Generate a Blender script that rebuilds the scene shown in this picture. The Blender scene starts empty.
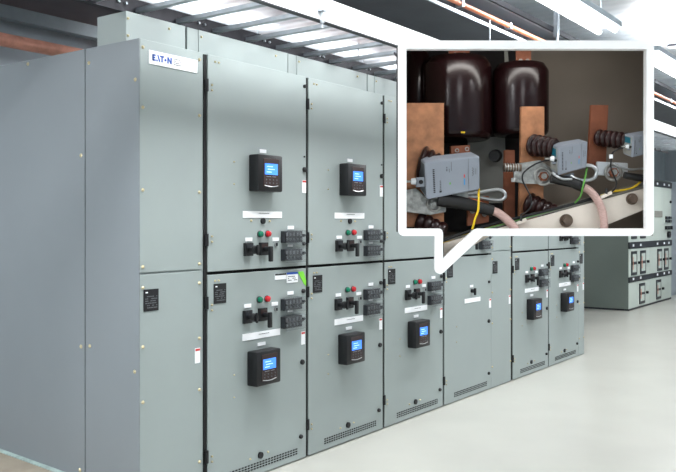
import bpy, bmesh, math, random
from mathutils import Vector, Matrix
random.seed(4)
scn = bpy.context.scene
C = scn.collection
V = Vector

# ------------------------------------------------------------------ camera
CAM = V((-2.783, -3.302, 1.529))
FW, RT, UP = V((.8067, .5909, 0)), V((.5909, -.8067, 0)), V((0, 0, 1))
F, CX, HY = 815., 338., 223.
cd = bpy.data.cameras.new('camera'); cam = bpy.data.objects.new('camera', cd); C.objects.link(cam)
cam.location = CAM
cam.rotation_euler = (math.pi/2, 0, math.atan2(FW.y, FW.x) - math.pi/2)
cd.sensor_width = 36; cd.lens = F/676*36; cd.shift_y = -13/676; cd.clip_end = 200
scn.camera = cam

def P(px, py, b):
    """a point of the added callout case: b metres behind its front frame, which hangs 4 m into the room"""
    t = 4.0 + b
    return CAM + FW*t + RT*((px-CX)/F*t) + UP*((HY-py)/F*t)

# ------------------------------------------------------------------ materials
def mat(name, col, rough=.5, metal=0, noise=0, scale=8, bump=0, emit=0, spec=None, stretch=None, coat=0):
    m = bpy.data.materials.new(name); m.use_nodes = True
    nt = m.node_tree; b = nt.nodes['Principled BSDF']
    c = tuple((v/255/12.92 if v/255 <= .04045 else ((v/255+.055)/1.055)**2.4) for v in col) + (1,)
    b.inputs['Base Color'].default_value = c
    b.inputs['Roughness'].default_value = rough; b.inputs['Metallic'].default_value = metal
    if coat: b.inputs['Coat Weight'].default_value = coat
    if spec is not None: b.inputs['Specular IOR Level'].default_value = spec
    if emit:
        b.inputs['Emission Color'].default_value = c; b.inputs['Emission Strength'].default_value = emit
    tc = nt.nodes.new('ShaderNodeTexCoord'); mp = nt.nodes.new('ShaderNodeMapping')
    nt.links.new(tc.outputs['Object'], mp.inputs['Vector'])
    if stretch: mp.inputs['Scale'].default_value = stretch
    n = nt.nodes.new('ShaderNodeTexNoise'); n.inputs['Scale'].default_value = scale; n.inputs['Detail'].default_value = 5
    nt.links.new(mp.outputs[0], n.inputs['Vector'])
    if noise:
        r = nt.nodes.new('ShaderNodeValToRGB')
        r.color_ramp.elements[0].position = .3; r.color_ramp.elements[1].position = .7
        r.color_ramp.elements[0].color = tuple(v*(1-noise) for v in c[:3]) + (1,)
        r.color_ramp.elements[1].color = tuple(min(1, v*(1+noise)) for v in c[:3]) + (1,)
        nt.links.new(n.outputs['Fac'], r.inputs[0]); nt.links.new(r.outputs[0], b.inputs['Base Color'])
    if bump:
        bp = nt.nodes.new('ShaderNodeBump'); bp.inputs['Strength'].default_value = bump; bp.inputs['Distance'].default_value = .01
        nt.links.new(n.outputs['Fac'], bp.inputs['Height']); nt.links.new(bp.outputs[0], b.inputs['Normal'])
    return m

M = dict(
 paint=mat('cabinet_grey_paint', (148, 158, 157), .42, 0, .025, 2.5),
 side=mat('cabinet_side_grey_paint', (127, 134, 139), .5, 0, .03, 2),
 dpaint=mat('dark_green_grey_paint', (106, 116, 110), .5, 0, .03, 2),
 lpaint=mat('pale_grey_paint', (196, 207, 200), .45, 0, .03, 3),
 black=mat('black_plastic', (9, 10, 14), .45),
 gap=mat('flat_black', (8, 9, 10), .8),
 ink=mat('ink_grey', (95, 98, 102), .6),
 dark=mat('dark_plastic', (34, 37, 42), .35, 0, .3, 60),
 brown=mat('brown_bezel', (44, 26, 24), .4),
 white=mat('white_label', (243, 245, 248), .45),
 blue=mat('blue_ink', (20, 80, 175), .5),
 cyan=mat('blue_strip', (50, 135, 190), .5),
 red=mat('red_lens', (190, 40, 48), .25),
 redink=mat('red_ink', (205, 60, 60), .5),
 green=mat('green_lens', (8, 105, 78), .25),
 sticker=mat('green_sticker', (125, 215, 60), .5),
 screen=mat('lit_blue_screen', (60, 125, 235), .3, 0, 0, emit=.9),
 scrtext=mat('lit_pale_digits', (170, 205, 255), .3, 0, 0, emit=1.0),
 silver=mat('silver_trim', (185, 188, 190), .3, .8),
 bolt=mat('zinc_yellow_bolt', (196, 184, 150), .35, .5),
 galv=mat('galvanised_steel', (165, 172, 178), .38, .7, .12, 14),
 darksteel=mat('dark_steel', (42, 42, 48), .45, .5, .2, 20),
 duct=mat('dark_duct_steel', (78, 80, 86), .6, .1, .12, 4),
 purple=mat('dark_purple_steel', (70, 62, 68), .6, 0, .15, 6),
 beam=mat('grey_steel_beam', (120, 130, 136), .55, 0, .1, 5),
 pipe=mat('copper_pipe_paint', (226, 160, 138), .4, .2, .2, 9),
 conduit=mat('orange_conduit', (226, 132, 92), .35, .1, .1, 10),
 floor=mat('polished_concrete', (178, 178, 171), .28, 0, .05, 1.6, .03, spec=.35),
 kerb=mat('rough_concrete', (168, 158, 142), .8, 0, .12, 8),
 edge=mat('pale_sealant', (170, 190, 186), .6, 0, .2, 20),
 ceil=mat('ceiling_steel', (190, 196, 200), .45, .25, .05, 3),
 wall=mat('white_wall_panel', (176, 186, 194), .6, 0, .03, 2),
 lamp=mat('lit_diffuser', (255, 255, 255), .5, 0, 0, emit=9),
 frame=mat('bright_white_gloss', (252, 252, 252), .5),
 taupe=mat('taupe_panel', (138, 128, 117), .7, 0, .08, 3),
 darkback=mat('near_black_panel', (22, 17, 18), .7, 0, .3, 5),
 greyin=mat('grey_inner_plate', (140, 140, 134), .6, 0, .1, 6),
 maroon=mat('maroon_epoxy', (27, 10, 12), .22, 0, .12, 5, coat=0, spec=.35),
 maroon2=mat('maroon_porcelain', (40, 16, 15), .3, 0, .2, 12),
 copper=mat('oxidised_copper', (182, 126, 90), .4, .4, .32, 14),
 copper2=mat('brown_copper', (140, 84, 60), .45, .45, .25, 14),
 sensor=mat('sensor_grey_blue', (130, 136, 145), .45, 0, .02, 10),
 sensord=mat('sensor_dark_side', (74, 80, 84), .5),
 teal=mat('teal_window', (25, 95, 112), .3),
 cast=mat('cast_aluminium', (170, 170, 166), .36, .75, .3, 40, .25),
 rubber=mat('black_rubber', (20, 20, 21), .55, 0, .2, 20),
 pink=mat('pink_braid', (188, 156, 148), .4, .1, .12, 60, .3, stretch=(1, 1, 3)),
 yellow=mat('yellow_wire', (228, 190, 20), .4),
 gwire=mat('green_wire', (96, 158, 70), .4),
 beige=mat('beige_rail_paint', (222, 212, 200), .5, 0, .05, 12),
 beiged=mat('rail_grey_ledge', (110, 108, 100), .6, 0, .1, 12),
 nut=mat('bronze_bolt', (112, 96, 84), .38, .7, .2, 40),
 glass=mat('clear_cover', (120, 126, 130), .25),
 alu=mat('bright_aluminium', (222, 226, 230), .32, .35, .06, 6),
)
g = M['glass'].node_tree.nodes['Principled BSDF']; g.inputs['Alpha'].default_value = .13

# ribs in the ceiling deck
nt = M['ceil'].node_tree; b = nt.nodes['Principled BSDF']
tc = nt.nodes.new('ShaderNodeTexCoord'); w = nt.nodes.new('ShaderNodeTexWave'); w.wave_type = 'BANDS'; w.bands_direction = 'X'
w.inputs['Scale'].default_value = 1.6; bp = nt.nodes.new('ShaderNodeBump'); bp.inputs['Strength'].default_value = .35; bp.inputs['Distance'].default_value = .03
nt.links.new(tc.outputs['Object'], w.inputs['Vector']); nt.links.new(w.outputs['Fac'], bp.inputs['Height']); nt.links.new(bp.outputs[0], b.inputs['Normal'])

# ------------------------------------------------------------------ mesh helpers
class MB:
    def __init__(s): s.bm = bmesh.new()
    def add(s, verts, faces):
        vs = [s.bm.verts.new(v) for v in verts]
        for f in faces:
            try: s.bm.faces.new([vs[i] for i in f])
            except ValueError: pass
        return vs
    def hexa(s, v8):      # 0-3 front ccw, 4-7 back matching
        s.add(v8, [(0,1,2,3), (7,6,5,4), (0,4,5,1), (1,5,6,2), (2,6,7,3), (3,7,4,0)]); return s
    def box(s, x0, x1, y0, y1, z0, z1, bev=0):
        vs = s.add([(x0,y0,z0),(x1,y0,z0),(x1,y0,z1),(x0,y0,z1),(x0,y1,z0),(x1,y1,z0),(x1,y1,z1),(x0,y1,z1)],
              [(0,1,2,3), (7,6,5,4), (0,4,5,1), (1,5,6,2), (2,6,7,3), (3,7,4,0)])
        if bev:
            ed = list({e for v in vs for e in v.link_edges})
            bmesh.ops.bevel(s.bm, geom=ed, offset=bev, segments=2, affect='EDGES', profile=.5)
        return s
    def tube(s, pts, r, n=10, cap=True):
        pts = [V(p) for p in pts]; rs = r if isinstance(r, (list, tuple)) else [r]*len(pts)
        rings = []; u = None
        for i, p in enumerate(pts):
            d = (pts[min(i+1, len(pts)-1)] - pts[max(i-1, 0)])
            if d.length < 1e-9: d = pts[-1]-pts[0]
            d.normalize()
            if u is None:
                a = V((0,0,1)) if abs(d.z) < .9 else V((1,0,0)); u = d.cross(a).normalized()
            else:
                u = (u - d*u.dot(d)).normalized()
            w = d.cross(u)
            rings.append([s.bm.verts.new(p + (u*math.cos(2*math.pi*k/n) + w*math.sin(2*math.pi*k/n))*rs[i]) for k in range(n)])
        for a, b2 in zip(rings, rings[1:]):
            for k in range(n): s.bm.faces.new((a[k], a[(k+1) % n], b2[(k+1) % n], b2[k]))
        if cap:
            s.bm.faces.new(rings[0][::-1]); s.bm.faces.new(rings[-1])
        return s
    def prism(s, poly, vec):
        poly = [V(p) for p in poly]; n = len(poly); vec = V(vec)
        a = [s.bm.verts.new(p) for p in poly]; b2 = [s.bm.verts.new(p+vec) for p in poly]
        s.bm.faces.new(a); s.bm.faces.new(b2[::-1])
        for i in range(n): s.bm.faces.new((a[i], b2[i], b2[(i+1) % n], a[(i+1) % n]))
        return s
    def ring(s, c, ax, R, r, n=20, m=8):
        ax = V(ax).normalized(); a = V((0,0,1)) if abs(ax.z) < .9 else V((1,0,0)); u = ax.cross(a).normalized(); w = ax.cross(u); c = V(c)
        g2 = []
        for i in range(n):
            d = u*math.cos(2*math.pi*i/n) + w*math.sin(2*math.pi*i/n)
            g2.append([s.bm.verts.new(c + d*(R + r*math.cos(2*math.pi*k/m)) + ax*(r*math.sin(2*math.pi*k/m))) for k in range(m)])
        for i in range(n):
            for k in range(m): s.bm.faces.new((g2[i][k], g2[(i+1) % n][k], g2[(i+1) % n][(k+1) % m], g2[i][(k+1) % m]))
        return s
    def build(s, name, m, parent=None, smooth=False, recentre=False, bevel=0):
        bmesh.ops.recalc_face_normals(s.bm, faces=s.bm.faces)
        me = bpy.data.meshes.new(name); s.bm.to_mesh(me); s.bm.free()
        if m: me.materials.append(M[m])
        o = bpy.data.objects.new(name, me); C.objects.link(o)
        if smooth:
            for p in me.polygons: p.use_smooth = True
            me.set_sharp_from_angle(angle=math.radians(40))
        if parent is not None: o.parent = parent
        if recentre:
            co = [v.co for v in me.vertices]
            c = V(((min(v.x for v in co)+max(v.x for v in co))/2, (min(v.y for v in co)+max(v.y for v in co))/2, min(v.z for v in co)))
            me.transform(Matrix.Translation(-c)); o.location = c
        if bevel:
            bv = o.modifiers.new('bevel', 'BEVEL'); bv.width = bevel; bv.segments = 2; bv.limit_method = 'ANGLE'
        return o

def spline(pts, n=8):
    pts = [V(p) for p in pts]; q = [2*pts[0]-pts[1]] + pts + [2*pts[-1]-pts[-2]]; out = []
    for i in range(1, len(q)-2):
        for k in range(n):
            t = k/n; a, b2, c, d = q[i-1], q[i], q[i+1], q[i+2]
            out.append(.5*((2*b2) + (c-a)*t + (2*a-5*b2+4*c-d)*t*t + (3*b2-a-3*c+d)*t**3))
    return out + [pts[-1]]

def tag(o, label, cat, group=None, kind=None):
    if label: o['label'] = label
    if cat: o['category'] = cat
    if group: o['group'] = group
    if kind: o['kind'] = kind
    return o
def thing(name, label, cat, loc=(0,0,0), group=None, rz=0):
    o = bpy.data.objects.new(name, None); C.objects.link(o); o.location = loc; o.rotation_euler.z = rz
    o.empty_display_size = .1
    return tag(o, label, cat, group)
def single(mb, name, m, label, cat, group=None, smooth=False, bevel=0):
    return tag(mb.build(name, m, None, smooth, True, bevel), label, cat, group)
def struct(mb, name, m):
    return tag(mb.build(name, m), None, None, None, 'structure')
def part(o, label): o['label'] = label; return o
def copy_tree(root, loc, label):
    def cp(o, parent):
        c = o.copy(); C.objects.link(c)
        if parent is not None: c.parent = parent
        for ch in list(o.children): cp(ch, c)
        return c
    r = cp(root, None); r.location = loc; r['label'] = label
    return r

def world_things_local(root):   # parts are built in the root's own coordinates
    return root

# ------------------------------------------------------------------ the room
XL, XR, YF, YB, ZC = -7.0, 17.5, -7.5, 3.45, 3.75
struct(MB().box(XL, XR, YF, YB, -.1, 0), 'floor', 'floor')
struct(MB().box(XL, XR, YF, YB, ZC, ZC+.1), 'ceiling', 'ceil')
struct(MB().box(XL, XR, YB, YB+.1, 0, ZC), 'wall_back', 'wall')
struct(MB().box(XL, XR, YF-.1, YF, 0, ZC), 'wall_front', 'wall')
struct(MB().box(XL-.1, XL, YF, YB, 0, ZC), 'wall_left', 'wall')
struct(MB().box(XR, XR+.1, YF, YB, 0, ZC), 'wall_right', 'wall')
# raised concrete pad beside the line-up's end, rising to the back
pad = MB(); A = lambda y: .10 + .04*y
pad.add([(-.6,-.05,0),(-.012,-.05,0),(-.012,2.3,0),(-.6,2.3,0),(-.6,-.05,A(0)),(-.012,-.05,A(0)),(-.012,2.3,A(2.2)),(-.6,2.3,A(2.2))],
        [(0,1,2,3),(4,5,6,7),(0,4,5,1),(1,5,6,2),(2,6,7,3),(3,7,4,0)])
struct(pad, 'trim_1', 'kerb')
sl = MB(); sl.add([(-.03,-.05,A(0)+.001),(-.001,-.05,A(0)+.001),(-.001,2.3,A(2.2)+.001),(-.03,2.3,A(2.2)+.001),(-.03,-.05,A(0)+.007),(-.001,-.05,A(0)+.012),(-.001,2.3,A(2.2)+.012),(-.03,2.3,A(2.2)+.007)],
        [(0,1,2,3),(4,5,6,7),(0,4,5,1),(1,5,6,2),(2,6,7,3),(3,7,4,0)])
struct(sl, 'trim_2', 'edge')

# ------------------------------------------------------------------ switchgear front sections
H = 2.48
def text_rows(x0, x1, z0, z1, y, rows, seed=1):
    r = random.Random(seed); mb = MB(); dz = (z1-z0)/rows
    for i in range(rows):
        x = x0; z = z0+dz*(i+.3)
        while x < x1-.004:
            wd = min(r.uniform(.006, .02), x1-x)
            if r.random() < .8: mb.box(x, x+wd, y-.0012, y, z, z+dz*.42)
            x += wd+.003
    return mb
def small_label(d, x, z, w_=.06, h_=.022, name='name_label', seed=1):
    l = MB().box(x-w_/2, x+w_/2, -.004, 0, z-h_/2, z+h_/2).build(name, 'white', d)
    return l
def screw_mb(mb, x, z, y=0, r=.0075):
    mb.tube([(x, y, z), (x, y-.003, z), (x, y-.009, z)], [r*1.35, r*1.2, r*.7], 8)
def screw(d, x, z, r=.0075, name='panel_screw', y=0):
    s = MB(); screw_mb(s, x, z, y, r); return s.build(name, 'bolt', d)
def id_plate(d, x, z):
    MB().box(x, x+.1, -.003, 0, z, z+.114).build('rating_plate', 'black', d)
    text_rows(x+.012, x+.045, z+.09, z+.105, -.003, 1, 5).build('plate_heading', 'white', d)
    text_rows(x+.01, x+.09, z+.012, z+.082, -.003, 6, 8).build('plate_text', 'ink', d)
def tag_label(d, x, z):
    MB().box(x, x+.038, -.003, 0, z, z+.083).build('hanging_label', 'white', d)
    MB().box(x+.002, x+.036, -.0042, -.003, z+.068, z+.08).build('label_heading', 'redink', d)
def latch(d, x, z, r=.014):
    MB().tube([(x,0,z),(x,-.012,z),(x,-.017,z)], [r, r, r*.7], 12).build('door_latch', 'black', d, True)
def control_unit(d, x0, x1, z0, z1):
    y = -.079
    MB().box(x0, x1, y, 0, z0, z1, .008).build('control_unit', 'black', d, True)
    w_, h_ = x1-x0, z1-z0
    MB().box(x0+w_*.19, x1-w_*.16, y-.003, y, z0+h_*.13, z1-h_*.1, .0015).build('unit_bezel', 'brown', d)
    s0, s1, t0, t1 = x0+w_*.24, x1-w_*.24, z0+h_*.46, z1-h_*.24
    MB().box(s0, s1, y-.0055, y-.003, t0, t1).build('display_screen', 'screen', d)
    t = MB()
    for i, (a, b2) in enumerate(((.12,.5), (.2,.75), (.15,.6))): t.box(s0+(s1-s0)*a, s0+(s1-s0)*b2, y-.0062, y-.0055, t0+(t1-t0)*(.2+.25*i), t0+(t1-t0)*(.27+.25*i))
    t.build('screen_digits', 'scrtext', d)
    text_rows(s0+.015, s1-.01, z0+h_*.39, z0+h_*.42, y-.003, 1, 3).build('unit_marking', 'silver', d)
    bt = MB()
    for r_ in range(2):
        for c_ in range(4): bt.tube([(s0+.012+c_*(s1-s0-.02)/3, y-.003, z0+h_*(.32-.09*r_)), (s0+.012+c_*(s1-s0-.02)/3, y-.007, z0+h_*(.32-.09*r_))], .004, 8)
    bt.build('push_buttons', 'ink', d)
    arc = [(s0-.004+(s1-s0+.008)*k/8, y-.004, z0+h_*(.165-.035*math.sin(math.pi*k/8))) for k in range(9)]
    MB().tube(arc, .0028, 6).build('bezel_trim', 'silver', d, True)
def rotary(d, x, z, pistol):
    p = MB().box(x, x+.07, -.02, 0, z, z+.078, .003).build('rotary_switch', 'black', d)
    MB().box(x+.008, x+.062, -.022, -.02, z+.048, z+.07).build('switch_legend', 'brown' if pistol else 'dark', d)
    h_ = MB(); cx, cz = x+.035, z+.038
    h_.tube([(cx,-.02,cz),(cx,-.06,cz)], .015, 12)
    if pistol:
        h_.box(cx-.014, cx+.014, -.078, -.058, cz-.075, cz+.018, .005)
    else:
        h_.tube([(cx,-.056,cz),(cx,-.08,cz)], [.026,.024], 16)
        h_.box(cx-.008, cx+.008, -.09, -.078, cz-.03, cz+.03, .003)
    h_.build('switch_handle', 'black', d, True)
def lamp_btn(d, x, z, m):
    MB().tube([(x,0,z),(x,-.006,z)], .021, 16).build('lamp_collar', 'dark', d, True)
    MB().tube([(x,-.006,z),(x,-.02,z),(x,-.026,z)], [.0185,.0175,.009], 16).build('indicator_lamp', m, d, True)
def key_switch(d, x, z):
    MB().tube([(x,0,z),(x,-.012,z)], .013, 14).build('key_switch', 'silver', d, True)
    MB().box(x-.003, x+.003, -.02, -.012, z-.009, z+.009).build('key_slot', 'black', d)
def test_block(d, x0, z0, w_=.178, h_=.073):
    MB().box(x0, x0+w_, -.032, 0, z0, z0+h_, .002).build('test_block', 'dark', d)
    c = MB()
    for i in range(5):
        cx = x0+.02+i*(w_-.04)/4
        c.tube([(cx,-.032,z0+h_*.3),(cx,-.039,z0+h_*.3)], .008, 10)
        c.box(cx-.008, cx+.008, -.037, -.032, z0+h_*.58, z0+h_*.86)
    c.build('terminal_studs', 'ink', d)
    MB().box(x0+.004, x0+w_-.004, -.050, -.040, z0+h_*.46, z0+h_*.56).build('block_bar', 'black', d)
    MB().box(x0-.003, x0+w_+.012, -.054, -.0515, z0-.012, z0+h_+.006).box(x0-.003, x0+w_+.012, -.0515, 0, z0+h_+.0035, z0+h_+.006).build('clear_cover', 'glass', d)
    MB().tube([(x0+w_+.028,0,z0+h_*.62),(x0+w_+.028,-.03,z0+h_*.62)], .009, 10).build('cover_knob', 'dark', d, True)
def door_screws(d, z0, z1, w_):
    for x, z in ((.055, z1-.035), (.085, z1-.035), (.03, z1-.2), (.03, z1-.17), (.03, z0+.17), (.03, z0+.2)): screw(d, x, z, .005, 'door_rivet')
    for x, z in ((.21, (z0+z1)/2+.02), (.21, (z0+z1)/2-.11)): screw(d, x, z, .0035, 'door_rivet')

def upper_door(par, w_, kind):
    d = MB().box(0, w_, 0, .03, 1.253, H, .003).build('door', 'paint', par)
    door_screws(d, 1.253, H, w_)
    latch(d, w_-.022, 1.875, .017); latch(d, w_-.02, 2.415, .012)
    MB().tube([(w_-.02,0,1.959),(w_-.02,-.006,1.959)], .006, 8).build('lock_pin', 'dark', d)
    tag_label(d, w_-.042, 1.724)
    if kind == 'control':
        control_unit(d, .337, .558, 1.718, 1.938)
        small_label(d, .463, 1.966)
        MB().box(.285, .64, -.004, 0, 1.560, 1.600).build('name_plate', 'white', d)
        text_rows(.40, .54, 1.584, 1.592, -.004, 1, 2).build('plate_text', 'ink', d)
        MB().tube([(.46,0,1.541),(.46,-.012,1.541)], .018, 14).build('lifting_cap', 'black', d, True)
        screw(d, .358, 1.543, .006, 'plate_screw'); screw(d, .526, 1.541, .006, 'plate_screw')
        lamp_btn(d, .434, 1.462, 'green'); lamp_btn(d, .505, 1.463, 'red')
        small_label(d, .336, 1.431); small_label(d, .581, 1.428); small_label(d, .728, 1.500); small_label(d, .723, 1.385, .05, .014)
        rotary(d, .290, 1.333, False); rotary(d, .425, 1.333, True); key_switch(d, .578, 1.396)
        test_block(d, .632, 1.405); test_block(d, .632, 1.292); latch(d, w_-.03, 1.396, .012)
    return d
def lower_door(par, w_, kind, stickers=False):
    z1 = 1.235
    d = MB().box(0, w_, 0, .03, .008, z1, .003).build('door', 'paint', par)
    door_screws(d, .008, z1, w_)
    id_plate(d, .044, 1.069)
    v = MB()
    x0, x1 = (.169, .804) if w_ > .8 else (.12, w_-.08)
    n = 24; stp = (x1-x0)/n
    for i in range(n):
        for k in range(3): v.box(x0+i*stp, x0+i*stp+stp*.68, -.0015, 0, .046+k*.015, .054+k*.015)
    v.build('vent_grille', 'gap', d)
    latch(d, w_-.06, .153, .014); latch(d, w_-.06 if kind == 'blank' else w_-.045, .631, .017)
    if kind == 'control':
        latch(d, w_-.035, 1.089, .014)
        MB().tube([(.438,0,.122),(.438,-.012,.122)], .02, 14).build('lifting_cap', 'black', d, True)
        screw(d, .35, .118, .005, 'plate_screw'); screw(d, .51, .125, .005, 'plate_screw')
        lamp_btn(d, .428, 1.065, 'green'); lamp_btn(d, .498, 1.065, 'red')
        small_label(d, .326, 1.036); small_label(d, .572, 1.028); small_label(d, .725, 1.085); small_label(d, .722, .972, .05, .014)
        rotary(d, .282, .933, False); rotary(d, .417, .935, True); key_switch(d, .578, .995)
        test_block(d, .630, .980); test_block(d, .630, .868)
        MB().box(.282, .623, -.004, 0, .831, .871).build('name_plate', 'white', d)
        text_rows(.40, .53, .852, .86, -.004, 1, 2).build('plate_text', 'ink', d)
        control_unit(d, .322, .541, .560, .766)
        small_label(d, .45, .795, .07, .02); tag_label(d, w_-.052, .743)
    else:
        latch(d, w_-.055, .99, .012)
        MB().tube([(.49,0,.93),(.49,-.03,.93)], .017, 12).box(.482,.498,-.045,-.028,.895,.955).build('small_switch', 'black', d, True)
        small_label(d, .49, .972); tag_label(d, w_-.045, .75)
        MB().box(.36, .66, -.004, 0, .828, .866).build('name_plate', 'white', d)
    if stickers:
        MB().box(.575, .684, -.003, 0, 1.176, 1.213).build('paper_label', 'white', d)
        MB().box(.575, .684, -.004, -.003, 1.203, 1.213).build('label_heading', 'black', d)
        MB().box(.689, .799, -.003, 0, 1.150, 1.213).build('paper_label', 'white', d)
        MB().box(.689, .799, -.004, -.003, 1.203, 1.216).build('label_heading', 'blue', d)
        text_rows(.70, .79, 1.16, 1.195, -.003, 3, 4).build('label_text', 'ink', d)
        mb = MB(); mb.prism([(.80,-.0005,1.215), (.855,-.0005,1.217), (.884,-.0005,1.16), (.884,-.0005,1.12), (.862,-.0005,1.135)], (0,-.002,0)); mb.build('inspection_sticker', 'sticker', d)
    return d

def cabinet(x, up, low, label, stickers=False):
    """x is the door's left edge in the row"""
    r = thing('switchgear_cabinet', label, 'electrical cabinet', (x, 0, 0), 'full-width cabinets of the switchgear row')
    MB().box(-.0265, .8865, .034, .445, .0, H-.003).build('cabinet_body', 'paint', r)
    MB().box(-.026, .886, .0305, .0335, .01, H-.006).build('gap_backing', 'gap', r)  # black backing sheet that darkens the gaps around the doors
    upper_door(r, .887, up); lower_door(r, .887, low, stickers)
    MB().box(-.0255, -.003, .006, .0305, .01, H-.004).build('hinge_strip', 'gap', r)
    for z in (2.304, 1.434, 1.08, .215):
        MB().tube([(-.013,-.004,z-.035),(-.013,-.004,z+.035)], .011, 8).box(-.023, -.001, -.006, .01, z-.02, z+.02).build('hinge', 'black', r, True)
    return r

X0, PIT = .486, .914
cabinet(X0, 'control', 'control', 'grey switchgear cabinet with green sticker on lower door, first full-width one from left', True)
cabinet(X0+PIT, 'control', 'control', 'second full-width grey switchgear cabinet from left, control screens on both doors')
cabinet(X0+2*PIT, 'blank', 'control', 'third full-width grey cabinet, its lower screen left of the white callout tip')
cabinet(X0+3*PIT, 'control', 'blank', 'grey cabinet whose lower door has no screen, only small black switch')
cabinet(X0+4*PIT+.457, 'blank', 'control', 'grey cabinet right of the narrow blank middle panel, screen on lower door')
cabinet(X0+5*PIT+.457, 'control', 'control', 'farthest full-width cabinet at the right end of the switchgear row')

def filler(x, w_, label, detailed):
    r = thing('narrow_cabinet', label, 'electrical cabinet', (x, 0, 0), 'narrow blank sections of the switchgear row')
    MB().box(0.0005, w_, .012, .445, 0, H-.003).build('cabinet_body', 'paint', r)
    pw = w_-.022
    for (a, b2) in ((.01, 1.262), (1.272, H)):
        p = MB().box(.0005, pw, 0, .011, a, b2, .002).build('front_panel', 'paint', r)
        zs = (.2, .602, .888, 1.195) if a < 1 else (1.302, 1.70, 2.127, 2.438)
        for z in zs:
            screw(p, .018, z); screw(p, pw-.017, z)
        if a < 1:
            if detailed:
                id_plate(p, .022, 1.07)
            else:
                id_plate(p, .03, 1.06)
            tag_label(p, pw-.052, .752)
    return r
f1 = filler(0, .4585, 'narrow grey end cabinet with blue-lettered maker plate near its top', True)
filler(X0+4*PIT-.0265, .456, 'narrow blank grey cabinet in the middle of the row, two thirds along', False)
filler(X0+6*PIT+.457-.0265, .205, 'very narrow grey end strip cabinet closing the far end of the row', False)
# maker plate
lp = MB().box(.055, .40, -.006, 0, 2.358, 2.430, .002).build('maker_plate', 'white', f1)
L = MB(); z0, z1 = 2.378, 2.412; y = -.0065; hh = z1-z0; t = .0088
def bar(mb, x0, x1, a, b2): mb.box(x0, x1, y-.0012, y, z0+hh*a, z0+hh*b2)
x = .076                                             # E
bar(L, x, x+t, 0, 1); bar(L, x, x+.022, 0, .24); bar(L, x, x+.019, .38, .62); bar(L, x, x+.022, .76, 1)
x = .103                                             # A drawn as its right stroke and a dot
L.prism([(x+.006,y,z1),(x+.014,y,z1),(x+.028,y,z0),(x+.018,y,z0)], (0,-.0012,0)); bar(L, x, x+.009, 0, .26)
x = .128                                             # T
bar(L, x, x+.028, .76, 1); bar(L, x+.0095, x+.0185, 0, 1)
L.tube([(.166,y,z0+hh*.45),(.166,y-.0012,z0+hh*.45)], .007, 14)   # O as a dot
x = .179                                             # N
bar(L, x, x+t, 0, 1); bar(L, x+.022, x+.022+t, 0, 1); L.prism([(x,y,z1),(x+t,y,z1),(x+.022+t,y,z0),(x+.022,y,z0)], (0,-.0012,0))
L.build('blue_lettering', 'blue', lp)
text_rows(.225, .275, 2.374, 2.414, -.0065, 4, 11).build('small_print', 'ink', lp)
# side skin of the end cabinet
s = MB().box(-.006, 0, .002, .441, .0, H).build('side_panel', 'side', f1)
for yy, zz in ((.412, 2.40), (.03, 2.27), (.405, .86), (.035, .76), (.41, .16)): MB().tube([(-.006,yy,zz),(-.012,yy,zz)], [.011,.006], 8).build('panel_screw', 'bolt', s)

# rear enclosure
r = thing('rear_enclosure', 'tall grey rear enclosure at far left behind the cabinet row', 'electrical cabinet', (0, .452, 0))
MB().box(0, 6.5, 0, 1.75, 0, H-.005).build('enclosure_body', 'paint', r)
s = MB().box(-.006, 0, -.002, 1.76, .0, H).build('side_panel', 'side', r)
for yy, zz in ((.53, 2.46), (.03, .85), (.03, 1.9), (.04, .17)): MB().tube([(-.006,yy,zz),(-.012,yy,zz)], [.012,.006], 8).build('panel_screw', 'bolt', s)

# cable boxes on top of the row
segs = [(-.004, .412), (.432, 1.312), (1.324, 2.228), (2.25, 3.14), (3.16, 4.05), (4.07, 4.98), (5.0, 5.9), (5.92, 6.6)]
names = ['grey steel cable box on top of the end cabinet, above the maker plate',
         'grey cable box above the first full-width cabinet, left of the thin seam',
         'grey cable box on top of the second full-width cabinet, under the dark tray rail',
         'grey cable box on cabinets, partly behind upper left corner of callout'] + ['grey cable box on top of the row, hidden behind the white callout']*4
for (a, b2), nm in zip(segs, names):
    r = thing('cable_box', nm, 'metal box', (a, .106, H), 'cable boxes on top of the row')
    w_ = b2-a
    bd = MB().box(0, w_, .004, .236, 0, .157).build('box_body', 'paint', r)
    fp = MB().box(.0 if a < 0 else .085, w_, -.001, .004, 0.001, .157, .001).build('front_cover', 'paint', r)
    for xx in (.012 if a < 0 else .105, w_-.12): screw(fp, xx, .12, .006, 'cover_screw', -.001)
    if a < 0: screw(fp, .012, .03, .006, 'cover_screw', -.001)

# ------------------------------------------------------------------ overhead
# ladder cable tray
r = thing('cable_tray', 'long ladder cable tray with black rail above the cabinet tops', 'cable tray', (-2, -.446, 2.64))
MB().box(0, 13.5, .744, .764, .058, .138).build('side_rail', 'darksteel', r)
part(r.children[0], 'black inner side rail')
MB().box(0, 13.5, .742, .774, .052, .062).build('rail_flange', 'darksteel', r)
part(MB().box(0, 13.5, -.008, .004, .056, .192).build('side_rail', 'alu', r), 'bright near side rail')
MB().box(0, 13.5, -.012, .03, .05, .056).build('rail_flange', 'darksteel', r)
for i in range(44):
    xx = .12+i*.3
    mb = MB(); mb.prism([(xx,.005,.066),(xx+.04,.005,.066),(xx+.04,.005,.09),(xx+.034,.005,.09),(xx+.034,.005,.071),(xx+.006,.005,.071),(xx+.006,.005,.09),(xx,.005,.09)], (0,.739,0))
    mb.build('rung', 'galv', r)
for i in range(22):
    for k in (0, .05): MB().tube([(.3+i*.6+k,.744,.10),(.3+i*.6+k,.733,.10)], .008, 8).build('rail_bolt', 'galv', r)

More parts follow.
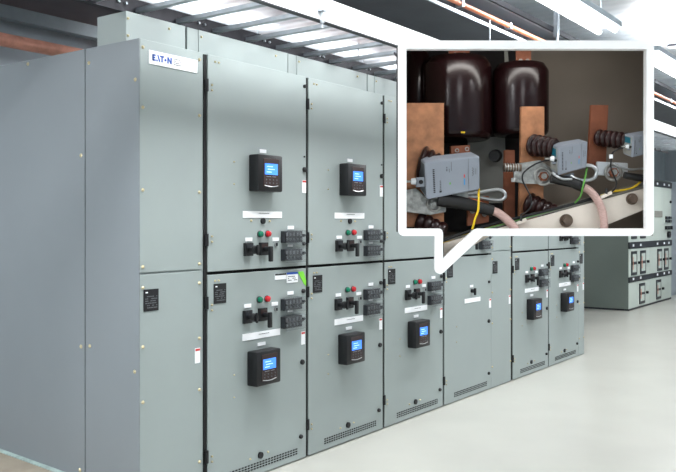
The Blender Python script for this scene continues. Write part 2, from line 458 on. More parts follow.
single(MB().box(-2, 14, -.41, .15, 3.10, 3.19, .004), 'cable_duct', 'duct', 'wide dark steel duct with flat underside running above the cable tray', 'duct')
single(MB().box(-2, 14, -.425, -.411, 3.098, 3.122), 'steel_angle', 'galv', 'thin pale steel edge strip along near side of the dark duct', 'steel strip')
single(MB().box(-2, 14, -.345, -.02, 3.35, 3.40, .004), 'ceiling_channel', 'wall', 'pale steel channel above the dark duct, beside orange conduit', 'steel channel')
single(MB().box(-2, 14, -.37, -.352, 3.352, 3.40), 'channel_lip', 'darksteel', 'thin dark lip along the pale overhead channel', 'steel strip')
r = thing('orange_conduit', 'orange conduit pipe clamped along the side of the dark overhead duct', 'conduit pipe', (-2, -.447, 3.165))
MB().tube([(0,0,0),(16,0,0)], .019, 12).build('conduit_tube', 'conduit', r, True)
for i in range(18):
    xx = .4+i*.85
    MB().box(xx, xx+.03, -.024, .036, -.024, .024).build('pipe_clamp', 'galv', r)
# hangers
def hanger(x, yy, z0, z1, ch, label, cat='hanger rod', w_=.022):
    rr = thing('hanger_rod', label, cat, (x, yy, z0), 'steel hangers of the overhead trays')
    MB().tube([(0,0,0),(0,0,z1-z0)], .006, 8).build('threaded_rod', 'galv', rr, True)
    if ch: MB().box(-w_, w_, -w_, w_, ch-z0, z1-z0).build('strut_channel', 'galv', rr)
    MB().tube([(0,0,.03),(0,0,.045)], .014, 6).build('rod_nut', 'galv', rr)
hanger(.93, -.47, 2.645, ZC, 2.74, 'pale strut hanger above the first two cabinets, holding the ladder tray')
hanger(2.97, .172, 2.98, ZC, 3.08, 'pale strut hanger beside the dark duct, left of callout top')
hanger(3.11, -.47, 2.65, 3.13, None, 'thin rod below dark duct, above the callout top edge, left of two')
hanger(4.54, -.47, 2.65, 3.36, None, 'thin rod under the orange conduit, above callout top, right of two')
hanger(4.72, -.39, 3.02, ZC, 3.3, 'strut hanger farther along the overhead duct, behind callout')
# back wall services
r = thing('steel_beam', 'grey steel I-beam along the back wall above the copper pipe', 'steel beam', (-7, 3.30, 3.32))
MB().box(0, 24.4, -.008, .008, 0.012, .21).build('beam_web', 'beam', r)
MB().box(0, 24.4, -.05, .05, 0, .012).build('beam_flange', 'beam', r); MB().box(0, 24.4, -.07, .07, .21, .225).build('beam_flange', 'galv', r)
r = thing('copper_pipe', 'thick copper-coloured pipe behind the cabinets at upper left', 'pipe', (-7, 3.1, 3.09))
MB().tube([(0,0,0),(24.4,0,0)], .058, 20).build('pipe_tube', 'pipe', r, True)
for i in range(20):
    q = MB(); xx = .8+i*1.2; q.ring((xx,0,0), (1,0,0), .06, .005, 20, 6); q.box(xx-.01, xx+.01, .055, .35, -.01, .01); q.build('pipe_clamp', 'darksteel', r)
single(MB().box(-6.9, 14, 2.20, 2.75, 3.29, 3.33, .004), 'overhead_tray', 'purple', 'dark purplish flat tray near ceiling above the rear enclosure', 'cable tray')
for xx in (-1.5, 5.5): hanger(xx, 2.45, 3.332, ZC, None, 'rod between the flat purplish tray and ceiling, %s end' % ('left' if xx < 0 else 'right'))

LP, UPW = 60, 34
# ceiling lights
def light(x, yy, label, ln=1.75, pw=75, up=14, z=3.30):
    rr = thing('ceiling_light', label, 'ceiling light', (x, yy, z), 'fluorescent ceiling lights')
    MB().box(-ln/2, ln/2, -.13, .13, .05, .10, .004).build('lamp_housing', 'wall', rr)
    for dy in (-.075, .075):
        MB().tube([(-ln/2+.03, dy, .024), (ln/2-.03, dy, .024)], .026, 10).build('fluorescent_tube', 'lamp', rr, True)
    for dx in (-ln/2+.2, ln/2-.2): MB().tube([(dx, 0, .1), (dx, 0, ZC-z)], .005, 6).build('hanging_rod', 'galv', rr)
    for dz, e, ry in ((-.005, pw, 0), (.125, up, math.pi)):  # second area light, facing up, is added to brighten the ceiling
        ld = bpy.data.lights.new('lamp_light', 'AREA'); ld.shape = 'RECTANGLE'; ld.size = ln; ld.size_y = .26; ld.energy = e; ld.color = (.98, .99, 1)
        lo = bpy.data.objects.new('lamp_light', ld); C.objects.link(lo); lo.location = (0, 0, dz); lo.rotation_euler.y = ry; lo.parent = rr
for i, x in enumerate((-5, -2, 1, 4, 7, 10, 13)):
    light(x, -.83, ['ceiling light above the aisle, outside the picture at far left', 'ceiling light left of the cabinet row, outside the picture', 'ceiling light over the first cabinets, just above the picture',
       'bright ceiling light in view above the callout top edge', 'bright ceiling light right of the callout, second one in view', 'smaller bright ceiling light farther down the aisle at right edge', 'farthest ceiling light over the aisle'][i], pw=LP, up=UPW)
for i, x in enumerate((3.4, 5.5, 7.6)):
    light(x, 2.85, 'ceiling light beyond the cabinet row, seen through the tray rungs', pw=22, up=12, z=3.5)
for i, x in enumerate((-3.5, 1., 5.5, 10)):
    light(x, -4.6, 'unseen ceiling light added over the open floor behind the viewer', pw=62, up=20)  # unseen row added to light floor, aisle and callout frame
for x in (-2.6, -5.4): light(x, 1.7, 'unseen ceiling light added left of the rear enclosure to brighten its side', pw=44, up=20)  # unseen lamps added to brighten the side panels and back wall

# junction box and pipe at right
r = thing('junction_box', 'small pale junction box on the ceiling pipe at upper right', 'junction box', (6.9, -.9, 3.56))
MB().box(0, .10, -.05, .05, 0, .12, .004).build('box_body', 'wall', r)
MB().box(-.002, .102, -.052, .052, -.03, 0).build('dark_louvre', 'darksteel', r)
MB().box(.02, .08, -.03, .03, .12, .19).build('box_mount', 'wall', r)
single(MB().tube([(6.96,-.84,3.60),(6.96,3.4,3.60)], .028, 12), 'ceiling_pipe', 'galv', 'thin pale pipe across the ceiling leading to junction box', 'pipe', smooth=True)
for i, xx in enumerate((9.2, 11.6)):
    single(MB().box(xx, xx+.14, -7.4, 3.2, 3.45, 3.56, .004), 'ceiling_beam', 'ceil', ['pale cross beam under ceiling, nearer of two at the right edge', 'pale cross beam under ceiling, farther of two at the right edge'][i], 'ceiling beam')

# ------------------------------------------------------------------ far switchgear
r = thing('far_switchgear', 'separate tall switchgear with windowed compartments at the far right', 'electrical cabinet', (11.62, .987, 0))
W = 2.83
MB().box(0, W, .012, 1.9, 0.03, 2.36).build('cabinet_body', 'dpaint', r)
MB().box(.0, W, .004, 1.9, 0, .03).build('base_plinth', 'darksteel', r)
def fdoor(x0, x1, z0, z1):
    return MB().box(x0+.004, x1-.004, 0, .012, z0+.004, z1-.004, .002).build('door', 'lpaint', r)
def win(d, x0, x1, z0, z1):
    MB().box(x0, x1, -.012, 0, z0, z1).build('window_frame', 'dark', d)
    n = MB().box(x0+.05, x1-.05, -.015, -.012, z0+.05, z0+(z1-z0)*.44).box(x0+.05, x1-.05, -.015, -.012, z0+(z1-z0)*.56, z1-.05); n.build('window_panel', 'lpaint', d)
    MB().box(x0+.06, x0+.08, -.02, -.015, z0+.1, z1-.1).build('red_marking', 'pipe', d)
    MB().tube([(x1+.11,0,(z0+z1)/2),(x1+.11,-.04,(z0+z1)/2)], .025, 10).build('door_knob', 'black', d)
cols = [0, .52, 1.28, 1.62, 2.18, W]
for a, b2 in ((0, .50), (.50, 1.30), (1.30, 2.13), (2.13, W)):
    d = fdoor(a, b2, .03, .49)
    if a == .50: win(d, .61, .95, .07, .44)
    if a == 1.30: win(d, 1.71, 2.03, .07, .44)
    d = fdoor(a, b2, .58, 1.08)
    if a == 0: win(d, .13, .45, .61, 1.03)
    if a == .50: win(d, .67, 1.0, .61, 1.03)
    if a == 1.30: win(d, 1.79, 2.10, .61, 1.03)
    if a == 2.13: win(d, 2.28, 2.58, .61, 1.03)
    d = fdoor(a, b2, 1.19, 2.225)
    if a == 1.30:
        MB().box(1.6, 2.13, -.01, 0, 1.64, 1.76).build('grey_label', 'greyin', d)
    if a == 2.13:
        mm = MB()
        for xx in (2.36, 2.58):
            for zz in (1.54, 1.61): mm.box(xx, xx+.17, -.03, 0, zz, zz+.05)
        mm.build('meter_block', 'dark', d)
        for xx in (2.33, 2.48, 2.66): MB().box(xx, xx+.09, -.05, 0, 1.40, 1.47, .003).build('rotary_switch', 'black', d)
        MB().tube([(2.55,0,1.30),(2.55,-.05,1.30)], .065, 14).build('round_dial', 'black', d)
        MB().tube([(2.72,0,1.95),(2.72,-.03,1.95)], .025, 10).build('door_knob', 'black', d)
    if a == 0:
        win(d, .13, .45, 1.25, 1.75)
    if a == .5: win(d, .67, 1.0, 1.25, 1.75)
for z0, z1 in ((.49, .58), (1.08, 1.19), (2.225, 2.335)):
    st = MB().box(0, W, -.012, .012, z0, z1).build('dark_band', 'dark', r)
    cl = MB()
    for xx in (.18, .62, 1.72, 2.2, 2.55): cl.box(xx, xx+.07, -.02, -.012, z0+.035, z0+.075)
    cl.build('band_clips', 'white', st)
single(MB().box(11.62, 14.45, 1.1, 2.0, 2.362, 3.0, .01), 'bus_duct', 'beam', 'large grey duct box lying on top of the far switchgear', 'duct')
r = thing('pale_cabinet', 'pale blue-grey cabinet beside the far switchgear at right picture edge', 'electrical cabinet', (14.5, 1.15, 0))
MB().box(0, 1.4, .012, 1.4, 0, 2.4).build('cabinet_body', 'wall', r); MB().box(.01, 1.38, 0, .012, .03, 2.38, .004).build('door', 'wall', r)

# ------------------------------------------------------------------ callout graphic built as an added case; no such case hangs here
case = thing('callout_case', 'white speech-bubble callout inset, built as an added case before the cabinets', 'callout case', (0,0,0))
def loc(p): return p
IN = []
def arc(cx, cy, rr, a0, a1, n=6): return [(cx+rr*math.cos(math.radians(a0+(a1-a0)*k/n)), cy+rr*math.sin(math.radians(a0+(a1-a0)*k/n))) for k in range(n+1)]
# image-plane y runs down; both loops start at the upper left and run clockwise
outer = arc(404,46,5.5,180,270) + arc(648.5,46,5.5,270,360) + arc(648.5,230.5,5.5,0,90) + [(483,236)] + arc(440,269,5,50,180) + [(435,240)] + arc(431.5,239,3,0,-90,3)[0:0] + [(435,236)] + arc(404,230.5,5.5,90,180)
inner = [(406.5,49),(646.5,49),(646.5,228.5),(478,228.5),(474,230),(443,258.5),(443,232.5),(442,229.8),(439.5,228.5),(406.5,228.5)]
bm = bmesh.new()
def loop(pts, b): return [bm.verts.new(P(px, py, b)) for px, py in pts]
def frame_mesh():
    me_faces = []
    cu = bpy.data.curves.new('tmp', 'CURVE'); cu.dimensions = '2D'; cu.fill_mode = 'BOTH'
    for pts in (outer, inner):
        sp = cu.splines.new('POLY'); sp.points.add(len(pts)-1); sp.use_cyclic_u = True
        for k, (px, py) in enumerate(pts): sp.points[k].co = ((px-CX)/F*4, (HY-py)/F*4, 0, 1)
    cu.extrude = .02
    ob = bpy.data.objects.new('tmp', cu); C.objects.link(ob)
    dg = bpy.context.evaluated_depsgraph_get(); me = bpy.data.meshes.new_from_object(ob.evaluated_get(dg))
    bpy.data.objects.remove(ob)
    R = Matrix((( RT.x, 0, -FW.x, 0), (RT.y, 0, -FW.y, 0), (0, 1, 0, 0), (0, 0, 0, 1)))
    me.transform(Matrix.Translation(CAM + FW*4.02) @ R)
    return me
bm.free()
me = frame_mesh(); me.name = 'callout_frame'; me.materials.clear(); me.materials.append(M['frame'])
fr = bpy.data.objects.new('callout_frame', me); C.objects.link(fr); fr.parent = case; part(fr, 'bright white speech-bubble frame')
D = .68
def Lc(x, z, b): return CAM + FW*(4+b) + RT*x + UP*z
fo = [(.326,.886),(1.522,.886),(1.522,-.036),(.70,-.036),(.506,-.19),(.506,-.19),(.506,-.036),(.326,-.036)]
bo = [(.366,1.02),(1.80,1.02),(1.80,-.065),(.82,-.065),(.59,-.235),(.585,-.235),(.585,-.065),(.366,-.065)]
wl = MB(); n = len(fo)
a = [Lc(x, z, .04) for x, z in fo]; b_ = [Lc(x, z, D) for x, z in bo]
a2 = [Lc(x+dx, z+dz, .04) for (x, z), (dx, dz) in zip(fo, [(-.008,.008),(.008,.008),(.008,-.008),(.008,-.008),(.004,-.012),(-.006,-.01),(-.008,-.008),(-.008,-.008)])]
b2_ = [Lc(x+dx, z+dz, D) for (x, z), (dx, dz) in zip(bo, [(-.008,.008),(.008,.008),(.008,-.008),(.008,-.008),(.004,-.012),(-.006,-.01),(-.008,-.008),(-.008,-.008)])]
vs = wl.add(a+b_+a2+b2_, [])
idx = lambda k, L_: vs[L_*n + k % n]
for k in range(n):
    if k == 4: continue
    for q in ((idx(k,0), idx(k+1,0), idx(k+1,1), idx(k,1)), (idx(k,2), idx(k,3), idx(k+1,3), idx(k+1,2))):
        try: wl.bm.faces.new(q)
        except ValueError: pass
wl.build('case_walls', 'taupe', case)
mb = MB(); mb.prism([Lc(x, z, D) for k, (x, z) in enumerate(bo) if k != 5], FW*.01); mb.build('back_panel', 'taupe', case)
mb = MB(); mb.prism([Lc(.335,1.0,D-.012), Lc(1.075,1.0,D-.012), Lc(1.11,.26,D-.012), Lc(1.12,-.05,D-.012), Lc(.335,-.05,D-.012)], FW*.008); part(mb.build('dark_back_panel', 'darkback', case), 'near-black panel over the left of the back')  # near-black sheet over the left part of the back panel
mb = MB(); mb.prism([P(468,139,.56), P(505,136,.56), P(507,203,.56), P(468,203,.56)], FW*.012); mb.build('inner_plate', 'greyin', case)
lx = thing('case_fill', 'slim light bar added to brighten the case, hidden behind the upper frame edge', 'light', Lc(.95, .889, .125))  # made-up lamp that brightens the case interior
MB().tube([RT*-.5, RT*.5], .007, 8).build('fill_bar', 'lamp', lx, True)
ld = bpy.data.lights.new('fill_bar_light', 'AREA'); ld.shape = 'RECTANGLE'; ld.size = 1.0; ld.size_y = .03; ld.energy = 1.1; ld.color = (1, .96, .9)
lo = bpy.data.objects.new('fill_bar_light', ld); C.objects.link(lo); lo.parent = lx; lo.location = (0, 0, -.012)
lo.rotation_euler = (UP*-1+FW*.9).to_track_quat('-Z', 'Y').to_euler()
lo.rotation_euler = Matrix((RT, (FW+UP*.9).normalized(), RT.cross((FW+UP*.9).normalized()))).transposed().to_euler()
for px in (425, 470):
    top = P(px, 90, D); 
    MB().tube([top, V((top.x+.45, -.45, 2.64))], .008, 8).build('added_hanger_arm', 'darksteel', case)  # arms added only to hold up the made-up case

def csingle(mb, name, m, label, cat, group=None, smooth=False, bevel=0): return single(mb, name, m, label, cat, group, smooth, bevel)
def prismpx(pts, b, th):
    mb = MB(); mb.prism([P(x, yy, b) for x, yy in pts], FW*th); return mb
def sc(px, b): return px/F*(4+b)

# epoxy bushings
def bushing(cx, hw, top, bot, b, label, stub, xs=1):
    c = P(cx, 0, b); base = P(cx, bot, b); zt = P(cx, top, b).z; zb = base.z; rr = sc(hw, b)
    o = thing('epoxy_bushing', label, 'insulator', (c.x, c.y, zb), 'large epoxy bushings in the case')
    h = zt-zb
    prof = [(0, .86), (.006, .93), (.02, .985), (.04, 1), (h*.5, 1), (h-.045, 1), (h-.036, .985), (h-.002, .84), (h, .8)]
    MB().tube([(0,0,z) for z, k in prof], [rr*k for z, k in prof], 48).build('bushing_body', 'maroon', o, True)
    x0, x1, yy = stub; wv = sc((x1-x0)/2, b); off = sc((x0+x1)/2-cx, b)
    cc = RT*off; zz = P(0,46.5,b).z-zb
    s_ = MB(); s_.prism([cc-RT*wv+V((0,0,h-.01)), cc+RT*wv+V((0,0,h-.01)), cc+RT*wv+V((0,0,zz)), cc-RT*wv+V((0,0,zz))], FW*.02); st = s_.build('copper_stub', 'copper2', o)
    for k in (-.45, .45): MB().tube([cc+RT*wv*k+V((0,0,h+.018)), cc+RT*wv*k+V((0,0,h+.018))-FW*.02], .011, 6).build('stub_bolt', 'cast', st)
    return o, h, rr
o, h, rr = bushing(457, 34, 58.5, 140.5, .44, 'larger glossy maroon bushing behind the left copper bar', (449, 469.5, 58))
MB().box(-.006, .014, -rr-.002, -rr+.004, .02, .028).build('yellow_mark', 'yellow', o).rotation_euler.z = math.atan2(FW.y, FW.x)-math.pi/2
bushing(520.5, 27.5, 64.5, 136, .44, 'smaller glossy maroon bushing, right of the larger one', (516, 531, 64))
csingle(prismpx([(504.5,49),(507.5,49),(509,66),(505,66)], .5, .01), 'steel_post', 'greyin', 'thin grey steel strip between the two maroon bushing tops', 'metal strip')
o = thing('epoxy_bushing', 'dark maroon bushing edge at left side of the case, behind copper bar', 'insulator', P(402, 128, .50), 'large epoxy bushings in the case')
MB().tube([(0,0,0),(0,0,.03),(0,0,.40),(0,0,.42)], [.04,.062,.062,.05], 32).build('bushing_body', 'maroon', o, True); o.location = P(418, 128, .52)

# copper bars
def cbar(pts, b, m, label, th=.014, hole=None):
    o = thing('copper_busbar', label, 'copper bar', (0,0,0), 'copper busbars in the case')
    c = P(sum(p[0] for p in pts)/len(pts), max(p[1] for p in pts), b); o.location = c
    mb = MB(); mb.prism([P(x, yy, b)-c for x, yy in pts], FW*th-RT*.006); mb.build('bar_plate', m, o, bevel=.0015)
    return o, c
cbar([(405,103),(444,103),(444,227),(405,227)], .22, 'copper', 'wide bright copper bar at the left edge of the case')
cbar([(521.5,106.5),(544.5,106.5),(544.5,152),(543,222),(519,222),(521,152)], .27, 'copper', 'middle copper bar in front of the smaller bushing')
o, c = cbar([(591.5,105),(608.5,105),(606,166),(588.5,166)], .30, 'copper2', 'right brown copper bar against the taupe back panel')
cbar([(505,150),(515,150),(515,222),(504,222)], .36, 'copper2', 'narrow dark brown copper bar behind the threaded clamp')
o, c = cbar([(468.5,196),(489,196),(489,222),(468,226)], .20, 'copper2', 'short low copper lug plate under the first black cable boot')
for px, py in ((472.5,211),(484.5,214)): MB().ring(P(px,py,.195)-c, FW, .011, .003, 14, 6).tube([P(px,py,.2)-c, P(px,py,.19)-c], .008, 6).build('lug_bolt', 'cast', o)
o, c = cbar([(451,146),(470,145),(470,158),(451,158)], .30, 'copper2', 'small copper plate with bolts above the largest sensor')
for px, py in ((457,150.5),(467,149)): MB().ring(P(px,py,.295)-c, FW, .009, .003, 14, 6).build('lug_bolt', 'cast', o)

# ribbed insulators
def ribbed(p0, p1, r0, r1, n, label, name='ribbed_insulator'):
    p0, p1 = V(p0), V(p1); o = thing(name, label, 'insulator', p0, 'ribbed insulators in the case')
    pts, rs = [], []; d = p1-p0; steps = n*6
    for k in range(steps+1):
        t_ = k/steps; pts.append(d*t_); rr = r0+(r1-r0)*t_; rs.append(rr*(.80+.20*abs(math.sin(math.pi*n*t_))))
    MB().tube(pts, rs, 32).build('ribbed_body', 'maroon2', o, True)
    return o
ribbed(P(420,163,.205), P(452,171,.17), sc(19,.2), sc(10,.1), 5, 'ribbed maroon insulator between left copper bar and largest sensor')
ribbed(P(531.5,145,.26), P(556,148,.15), sc(11.5,.26), sc(10,.15), 5, 'ribbed maroon insulator joining middle copper bar to the middle sensor')
ribbed(P(597,137.5,.29), P(629,141.5,.16), sc(8.5,.26), sc(9,.15), 6, 'ribbed maroon insulator reaching from right copper bar to right sensor')
ribbed(P(418,222,.21), P(446,230,.15), sc(11,.2), sc(7,.1), 4, 'low ribbed insulator at the lower left corner of the case')
ribbed(P(527,203,.265), P(556,213,.18), sc(12,.2), sc(8,.1), 5, 'low ribbed insulator below the middle clamp, above beige rail')
ribbed(P(497,155.5,.55), P(494,156,.44), sc(6.5,.4), sc(7,.3), 1, 'round black knob insulator between the two maroon bushings').children[0].data.materials[0] = M['rubber']

# sensors
def sensor(front, backs, b0, b1, lug, label, win_px, marks):
    c = P(*front[3], b0)
    o = thing('current_sensor', label, 'sensor box', c, 'grey sensor boxes in the case')
    v8 = [P(x, yy, b0)-c for x, yy in front] + [P(x, yy, b1)-c for x, yy in backs]
    MB().hexa(v8).build('sensor_body', 'sensor', o, bevel=.007)
    # left side skin
    (f0, f3, k0, k3) = (v8[0], v8[3], v8[4], v8[7])
    nrm = (k0-f0).cross(f3-f0).normalized()
    if nrm.dot(RT) > 0: nrm = -nrm
    def sp(u, v): return f0+(k0-f0)*u+(f3-f0)*v+(k3-k0-f3+f0)*u*v
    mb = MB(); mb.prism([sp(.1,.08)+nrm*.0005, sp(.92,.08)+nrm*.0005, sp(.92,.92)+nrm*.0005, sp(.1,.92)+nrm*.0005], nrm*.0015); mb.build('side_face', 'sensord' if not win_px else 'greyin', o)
    if win_px:
        mb = MB(); mb.prism([sp(.2,.1)+nrm*.002, sp(.8,.1)+nrm*.002, sp(.8,.38)+nrm*.002, sp(.2,.38)+nrm*.002], nrm*.0015); mb.build('teal_window', 'teal', o)
    # lug with hole
    lx, ly, lr = lug
    q = MB(); q.prism([P(lx-lr*1.1,ly-lr,b0+.012)-c, P(lx+lr*1.3,ly-lr*1.15,b0+.012)-c, P(lx+lr*1.3,ly+lr*1.0,b0+.012)-c, P(lx-lr*1.1,ly+lr*1.15,b0+.012)-c], FW*.01); q.build('mounting_lug', 'sensor', o, bevel=.003)
    MB().tube([P(lx,ly,b0+.013)-c, P(lx,ly,b0+.007)-c], sc(lr*.48,0), 16).build('lug_hole', 'black', o, True)
    # markings on the front face
    F0, F1, F2, F3 = v8[0], v8[1], v8[2], v8[3]
    nf = (F1-F0).cross(F3-F0).normalized()
    if nf.dot(FW) > 0: nf = -nf
    def fp(u, v): return F0*(1-u)*(1-v)+F1*u*(1-v)+F2*u*v+F3*(1-u)*v + nf*.0006
    groups = {}
    for (u0, u1, v0, v1, mm) in marks:
        g_ = groups.setdefault(mm, MB()); g_.prism([fp(u0,v0), fp(u1,v0), fp(u1,v1), fp(u0,v1)], nf*.001)
    for mm, g_ in groups.items(): g_.build({'ink': 'grey_lettering', 'black': 'black_lettering', 'cyan': 'blue_mark', 'gwire': 'green_mark', 'redink': 'red_mark'}[mm], mm, o)
    return o
mk = []
rr_ = random.Random(3)
v = .22
while v < .86:
    mk.append((.13, .165, v, v+.028, 'black')); v += .05
for k in range(6): mk.append((.25, .275, .55+k*.045, .575+k*.045, 'ink'))
mk += [(.24,.28,.82,.87,'black'), (.38,.40,.2,.24,'ink'),(.38,.40,.26,.32,'ink'), (.43,.44,.26,.36,'ink'), (.47,.48,.08,.33,'ink'), (.43,.455,.64,.70,'gwire'),
       (.70,.72,.48,.57,'redink'), (.70,.72,.60,.78,'cyan'), (.785,.79,.03,.97,'ink')]
for k in range(7): mk.append((.85+.012*(k % 2), .875+.012*(k % 2), .32+k*.035, .34+k*.035, 'ink')); mk.append((.91, .93, .36+k*.025, .372+k*.025, 'ink'))
sensor([(425,162),(480,156),(480,189.5),(427,200)], [(418,157),(471,151.5),(472,186),(419.5,189)], .07, .14, (421,182,4.6),
       'largest grey sensor box, in front of the left copper bar', False, mk)
sensor([(558,147),(588,141.5),(587,167.5),(558.5,175.5)], [(549.5,143.5),(579,138.5),(579,165),(550.5,170)], .09, .16, (555.5,160.5,3.2),
       'middle grey sensor box with teal window, above the longer pink cable', True, mk)
sensor([(633,136),(648.5,133.5),(648.5,154),(632,158)], [(623.5,133.5),(648.5,129.5),(648.5,147.5),(622.5,154)], .09, .15, (630.5,147,2.8),
       'right grey sensor box cut off by the right frame edge', True, mk)

# white connector plugs beside the lugs
for i, (px, py, ln) in enumerate(((413.5,181.5,.012),(552,158.8,.009),(627,146.5,.007))):
    q = thing('cable_plug', ['white plug left of the largest sensor lug', 'white plug at the middle sensor lug', 'white plug at the right sensor lug'][i], 'plug', P(px,py,.10), 'white plugs on sensor lugs')
    MB().tube([RT*-ln, RT*ln], [ln*1.2, ln*1.5], 12).build('plug_body', 'white', q, True)
    MB().tube([RT*-(ln*4), RT*-ln], ln*.5, 8).build('plug_stem', 'cast', q, True)

# cast clamps
def clamp(poly, b, ringc, ringr, label, nutm='copper2', extra=None, pm='cast'):
    c = P(*ringc, b)
    o = thing('cable_clamp', label, 'metal clamp', c, 'cast metal clamps in the case')
    mb = MB(); mb.prism([P(x, yy, b)-c for x, yy in poly], FW*.02); mb.build('clamp_plate', pm, o, bevel=.003)
    MB().ring(V((0,0,0))-FW*.004, FW, sc(ringr, b), .008, 24, 8).build('clamp_ring', 'cast', o, True)
    MB().tube([V((0,0,0)), -FW*.018], sc(ringr*.62, b), 6).build('clamp_nut', nutm, o)
    MB().tube([-FW*.018, -FW*.028], sc(ringr*.36, b), 12).build('bolt_end', 'cast', o, True)
    if extra: extra(o, c)
    return o
clamp([(406,190),(416,188),(424,195),(446,200),(446,212),(430,215),(406,212)], .17, (434,204), 6.5, 'cast metal clamp under the left half of largest sensor', 'cast')
def ex(o, c):
    MB().tube([P(503.5,167.5,.2)-c, P(521,168,.2)-c], sc(4.2,.2), 14).build('threaded_stud', 'nut', o, True)
    q = MB()
    for k in range(6): q.ring(P(505+k*2.6,167.6,.2)-c, RT, sc(4.2,.2), .0025, 16, 6)
    q.build('stud_threads', 'cast', o, True)
    MB().tube([P(515,178,.19)-c, P(515,182,.19)-c], .022, 6).build('hex_nut', 'cast', o)
clamp([(514,164),(540,160),(549,166),(556,170),(556,184),(524,184),(514,181)], .19, (543,176.5), 8, 'cast metal clamp with threaded stud, left of middle sensor', 'copper2', ex)
clamp([(597,161.5),(628,163),(628,176.5),(596,175)], .20, (613,172.5), 7.8, 'bright cast clamp plate below the right ribbed insulator', 'copper2', None, 'alu')

def loopgeo(pts, b, r, label, m='silver'):
    csingle(MB().tube(spline([P(x, yy, b) for x, yy in pts]), r, 12), 'metal_loop', m, label, 'metal loop', 'bent metal rods in the case', True)
loopgeo([(468,194.5),(484,191.5),(498,189.5),(504,192),(505,197),(500,200),(490,199.5),(478,197.5),(468,197)], .16, .009, 'bent metal rod loop right of the largest sensor bottom')
loopgeo([(584,165.5),(592,166),(596.5,171),(594,178),(585,180.5),(576,179),(570,176)], .13, .010, 'bent metal rod loop right of the middle sensor bottom')
loopgeo([(552,172),(556,176),(563,179),(572,179)], .08, .006, 'thin curved metal lip under the middle sensor')
loopgeo([(612,163),(620,167),(630,169.5),(640,169),(646,168.5)], .15, .006, 'thin bent rod leading right from the bright clamp plate')
csingle(prismpx([(452,193),(468,190),(468,198),(454,200)], .15, .02), 'metal_bracket', 'cast', 'small cast bracket under the right half of largest sensor', 'bracket')
csingle(prismpx([(561,176),(574,172.5),(574,178.5),(562,181)], .13, .02), 'metal_bracket', 'sensor', 'small pale bracket under the middle sensor', 'bracket')

# heavy cables
def cable(boot, cab, b0, b1, rb, rc, label, cat='power cable'):
    c = P(*boot[0], b0); o = thing('power_cable', label, cat, c, 'black booted cables in the case')
    n_ = len(boot)
    pb = spline([P(x, yy, b0)-c for x, yy in boot]); MB().tube(pb, [rb[0]+(rb[1]-rb[0])*k/(len(pb)-1) for k in range(len(pb))], 18).build('cable_boot', 'rubber', o, True)
    if cab:
        pc = spline([P(x, yy, b0+(b1-b0)*k/(len(cab)-1))-c for k, (x, yy) in enumerate(cab)]); MB().tube(pc, rc, 16).build('pink_sheath', 'pink', o, True)
    return o
cable([(438,199),(448,201),(462,203),(476,206.5),(493,211)], [(490,210),(498,213),(506,219),(513,226),(517,232)], .11, .08, (.036,.028), .0215, 'short pink cable with thick black boot below the largest sensor')
cable([(551,178),(560,180),(572,182.5),(583,187)], [(581,186),(590,191),(598,201),(603,214),(604.5,232)], .11, .08, (.024,.027), .0195, 'longer pink cable curving down over the beige rail')
cable([(624,175),(634,177),(641,178),(647,178.5)], None, .12, .1, (.017,.02), .014, 'black cable boot at the right edge beside bright clamp')
csingle(MB().tube(spline([P(x, yy, .15) for x, yy in ((468,199.5),(476,200.5),(484,204))]), .006, 8), 'red_wire', 'conduit', 'short orange-red wire behind the yellow wire', 'wire', smooth=True)

def wire(pts, b, r, m, name, label):
    csingle(MB().tube(spline([P(x, yy, bb) for (x, yy), bb in zip(pts, b if isinstance(b, list) else [b]*len(pts))]), r, 8), name, m, label, 'wire', 'thin wires in the case', True)
wire([(478.8,189),(478.7,196),(478.6,204),(478,211),(475,219),(472.5,229)], [.13,.07,.06,.06,.07,.08], .0055, 'yellow', 'yellow_wire', 'yellow wire hanging from the largest sensor over the black boot')
wire([(647,160),(645,172),(641,181),(632,188),(620,190.5),(611,191.5)], .14, .0055, 'yellow', 'yellow_wire', 'yellow wire under the right sensor curving to the rail')
wire([(610,193),(592,198),(575,203),(557,208),(535,214),(515,219),(490,226),(468,233),(443,243)], .132, .0042, 'yellow', 'yellow_wire', 'yellow wire lying along the top of the beige rail')
wire([(590,199.5),(570,206),(548,212),(528,217.5),(505,224),(480,230.5)], .127, .0036, 'gwire', 'green_wire', 'green wire lying along the beige rail')
wire([(587,167),(585,178),(583,186),(580.5,196),(574,204)], [.15,.09,.07,.09,.13], .0045, 'gwire', 'green_wire', 'green wire hanging behind the middle sensor right edge')
wire([(551,159.5),(539,162.5),(529,168),(523,174),(523,181),(527,189),(531,198),(531,206),(526,212),(520,215)], [.12]*10, .0042, 'rubber', 'black_wire', 'thin black wire looping left from the middle sensor')
wire([(626,146.5),(619,148.5),(612.5,153),(611,160),(611,168),(614,176),(616.5,183),(614,190),(608,193)], [.12]*9, .0042, 'rubber', 'black_wire', 'thin black wire dropping from the right sensor across clamp ring')
wire([(600,196),(572,204.5),(545,211.5),(520,217.5),(495,223.5),(470,231),(444,240.5)], .128, .008, 'rubber', 'black_wire', 'black wire bundle along the rail, reaching into the callout tip')
csingle(MB().tube([P(611,154.5,.118), P(611,158.5,.118)], .010, 12), 'wire_sleeve', 'white', 'small white sleeve on the right thin black wire', 'sleeve', smooth=True)

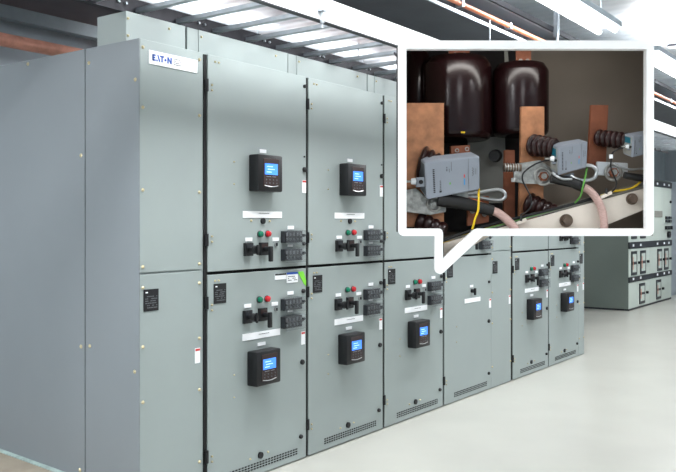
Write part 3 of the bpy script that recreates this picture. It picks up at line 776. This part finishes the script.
# beige rail
def railz(x): return 188+(646-x)*.272
o = thing('steel_rail', 'slanting beige steel rail with bronze bolts along the case bottom', 'rail', P(560, 228, .12))
c = V(o.location)
xs0, xs1 = 444, 649
mb = MB(); low = lambda x: railz(x)+20.5
mb.prism([P(xs0,railz(xs0),.12)-c, P(xs1,railz(xs1),.12)-c, P(xs1,low(xs1),.12)-c, P(597,low(597)+7,.12)-c, P(560,236,.12)-c, P(490,236,.12)-c, P(xs0,262,.12)-c], FW*.012)
mb.build('rail_web', 'beige', o)
mb = MB(); mb.prism([P(xs0,railz(xs0)-1,.122)-c, P(xs1,railz(xs1)-1,.122)-c, P(xs1,railz(xs1)-5.5,.20)-c, P(xs0,railz(xs0)-4.5,.20)-c], UP*.006); part(mb.build('rail_ledge', 'beiged', o), 'darker grey upper ledge')
mb = MB(); mb.prism([P(570,236,.125)-c, P(600,223.5,.125)-c, P(622,215,.125)-c, P(623,217.5,.125)-c, P(601,226.5,.125)-c, P(580,236,.125)-c], FW*.05); mb.build('lower_ledge', 'beige', o)
for px, py, r_ in ((566,220.5,6.6),(631.5,199,5.8)):
    q = MB(); cc = P(px,py,.12)-c
    q.tube([cc, cc-FW*.008], sc(r_,.1), 20); bl = q.build('washer', 'nut', o, True)
    MB().tube([cc-FW*.008, cc-FW*.03], sc(r_*.72,.1), 6).build('hex_bolt', 'nut', o)
for i, (px, py) in enumerate(((521,222),(606.5,195))):
    q = thing('cable_tie_mount', ['cream cable tie mount on the rail, left of two', 'cream cable tie mount on rail below the right clamp'][i], 'cable tie mount', P(px, py, .115), 'cable tie mounts on the rail')
    mb = MB(); mb.prism([P(px-6,py+1,.10)-P(px,py,.115), P(px+5,py-4,.10)-P(px,py,.115), P(px+6,py-1,.10)-P(px,py,.115), P(px-5,py+4,.10)-P(px,py,.115)], FW*.018); mb.build('mount_pad', 'beige', q)
    MB().tube([P(px,py-6,.115)-P(px,py,.115), P(px,py-1,.10)-P(px,py,.115)], .006, 8).build('tie_strap', 'rubber', q)

# ------------------------------------------------------------------ world and view
w = bpy.data.worlds.new('world'); scn.world = w; w.use_nodes = True
w.node_tree.nodes['Background'].inputs[0].default_value = (.8, .9, 1, 1); w.node_tree.nodes['Background'].inputs[1].default_value = .3
vs_ = scn.view_settings; scn.display_settings.display_device = 'sRGB'
vs_.view_transform = 'Standard'; vs_.look = 'None'; vs_.gamma = 1; vs_.use_curve_mapping = False; vs_.exposure = .25
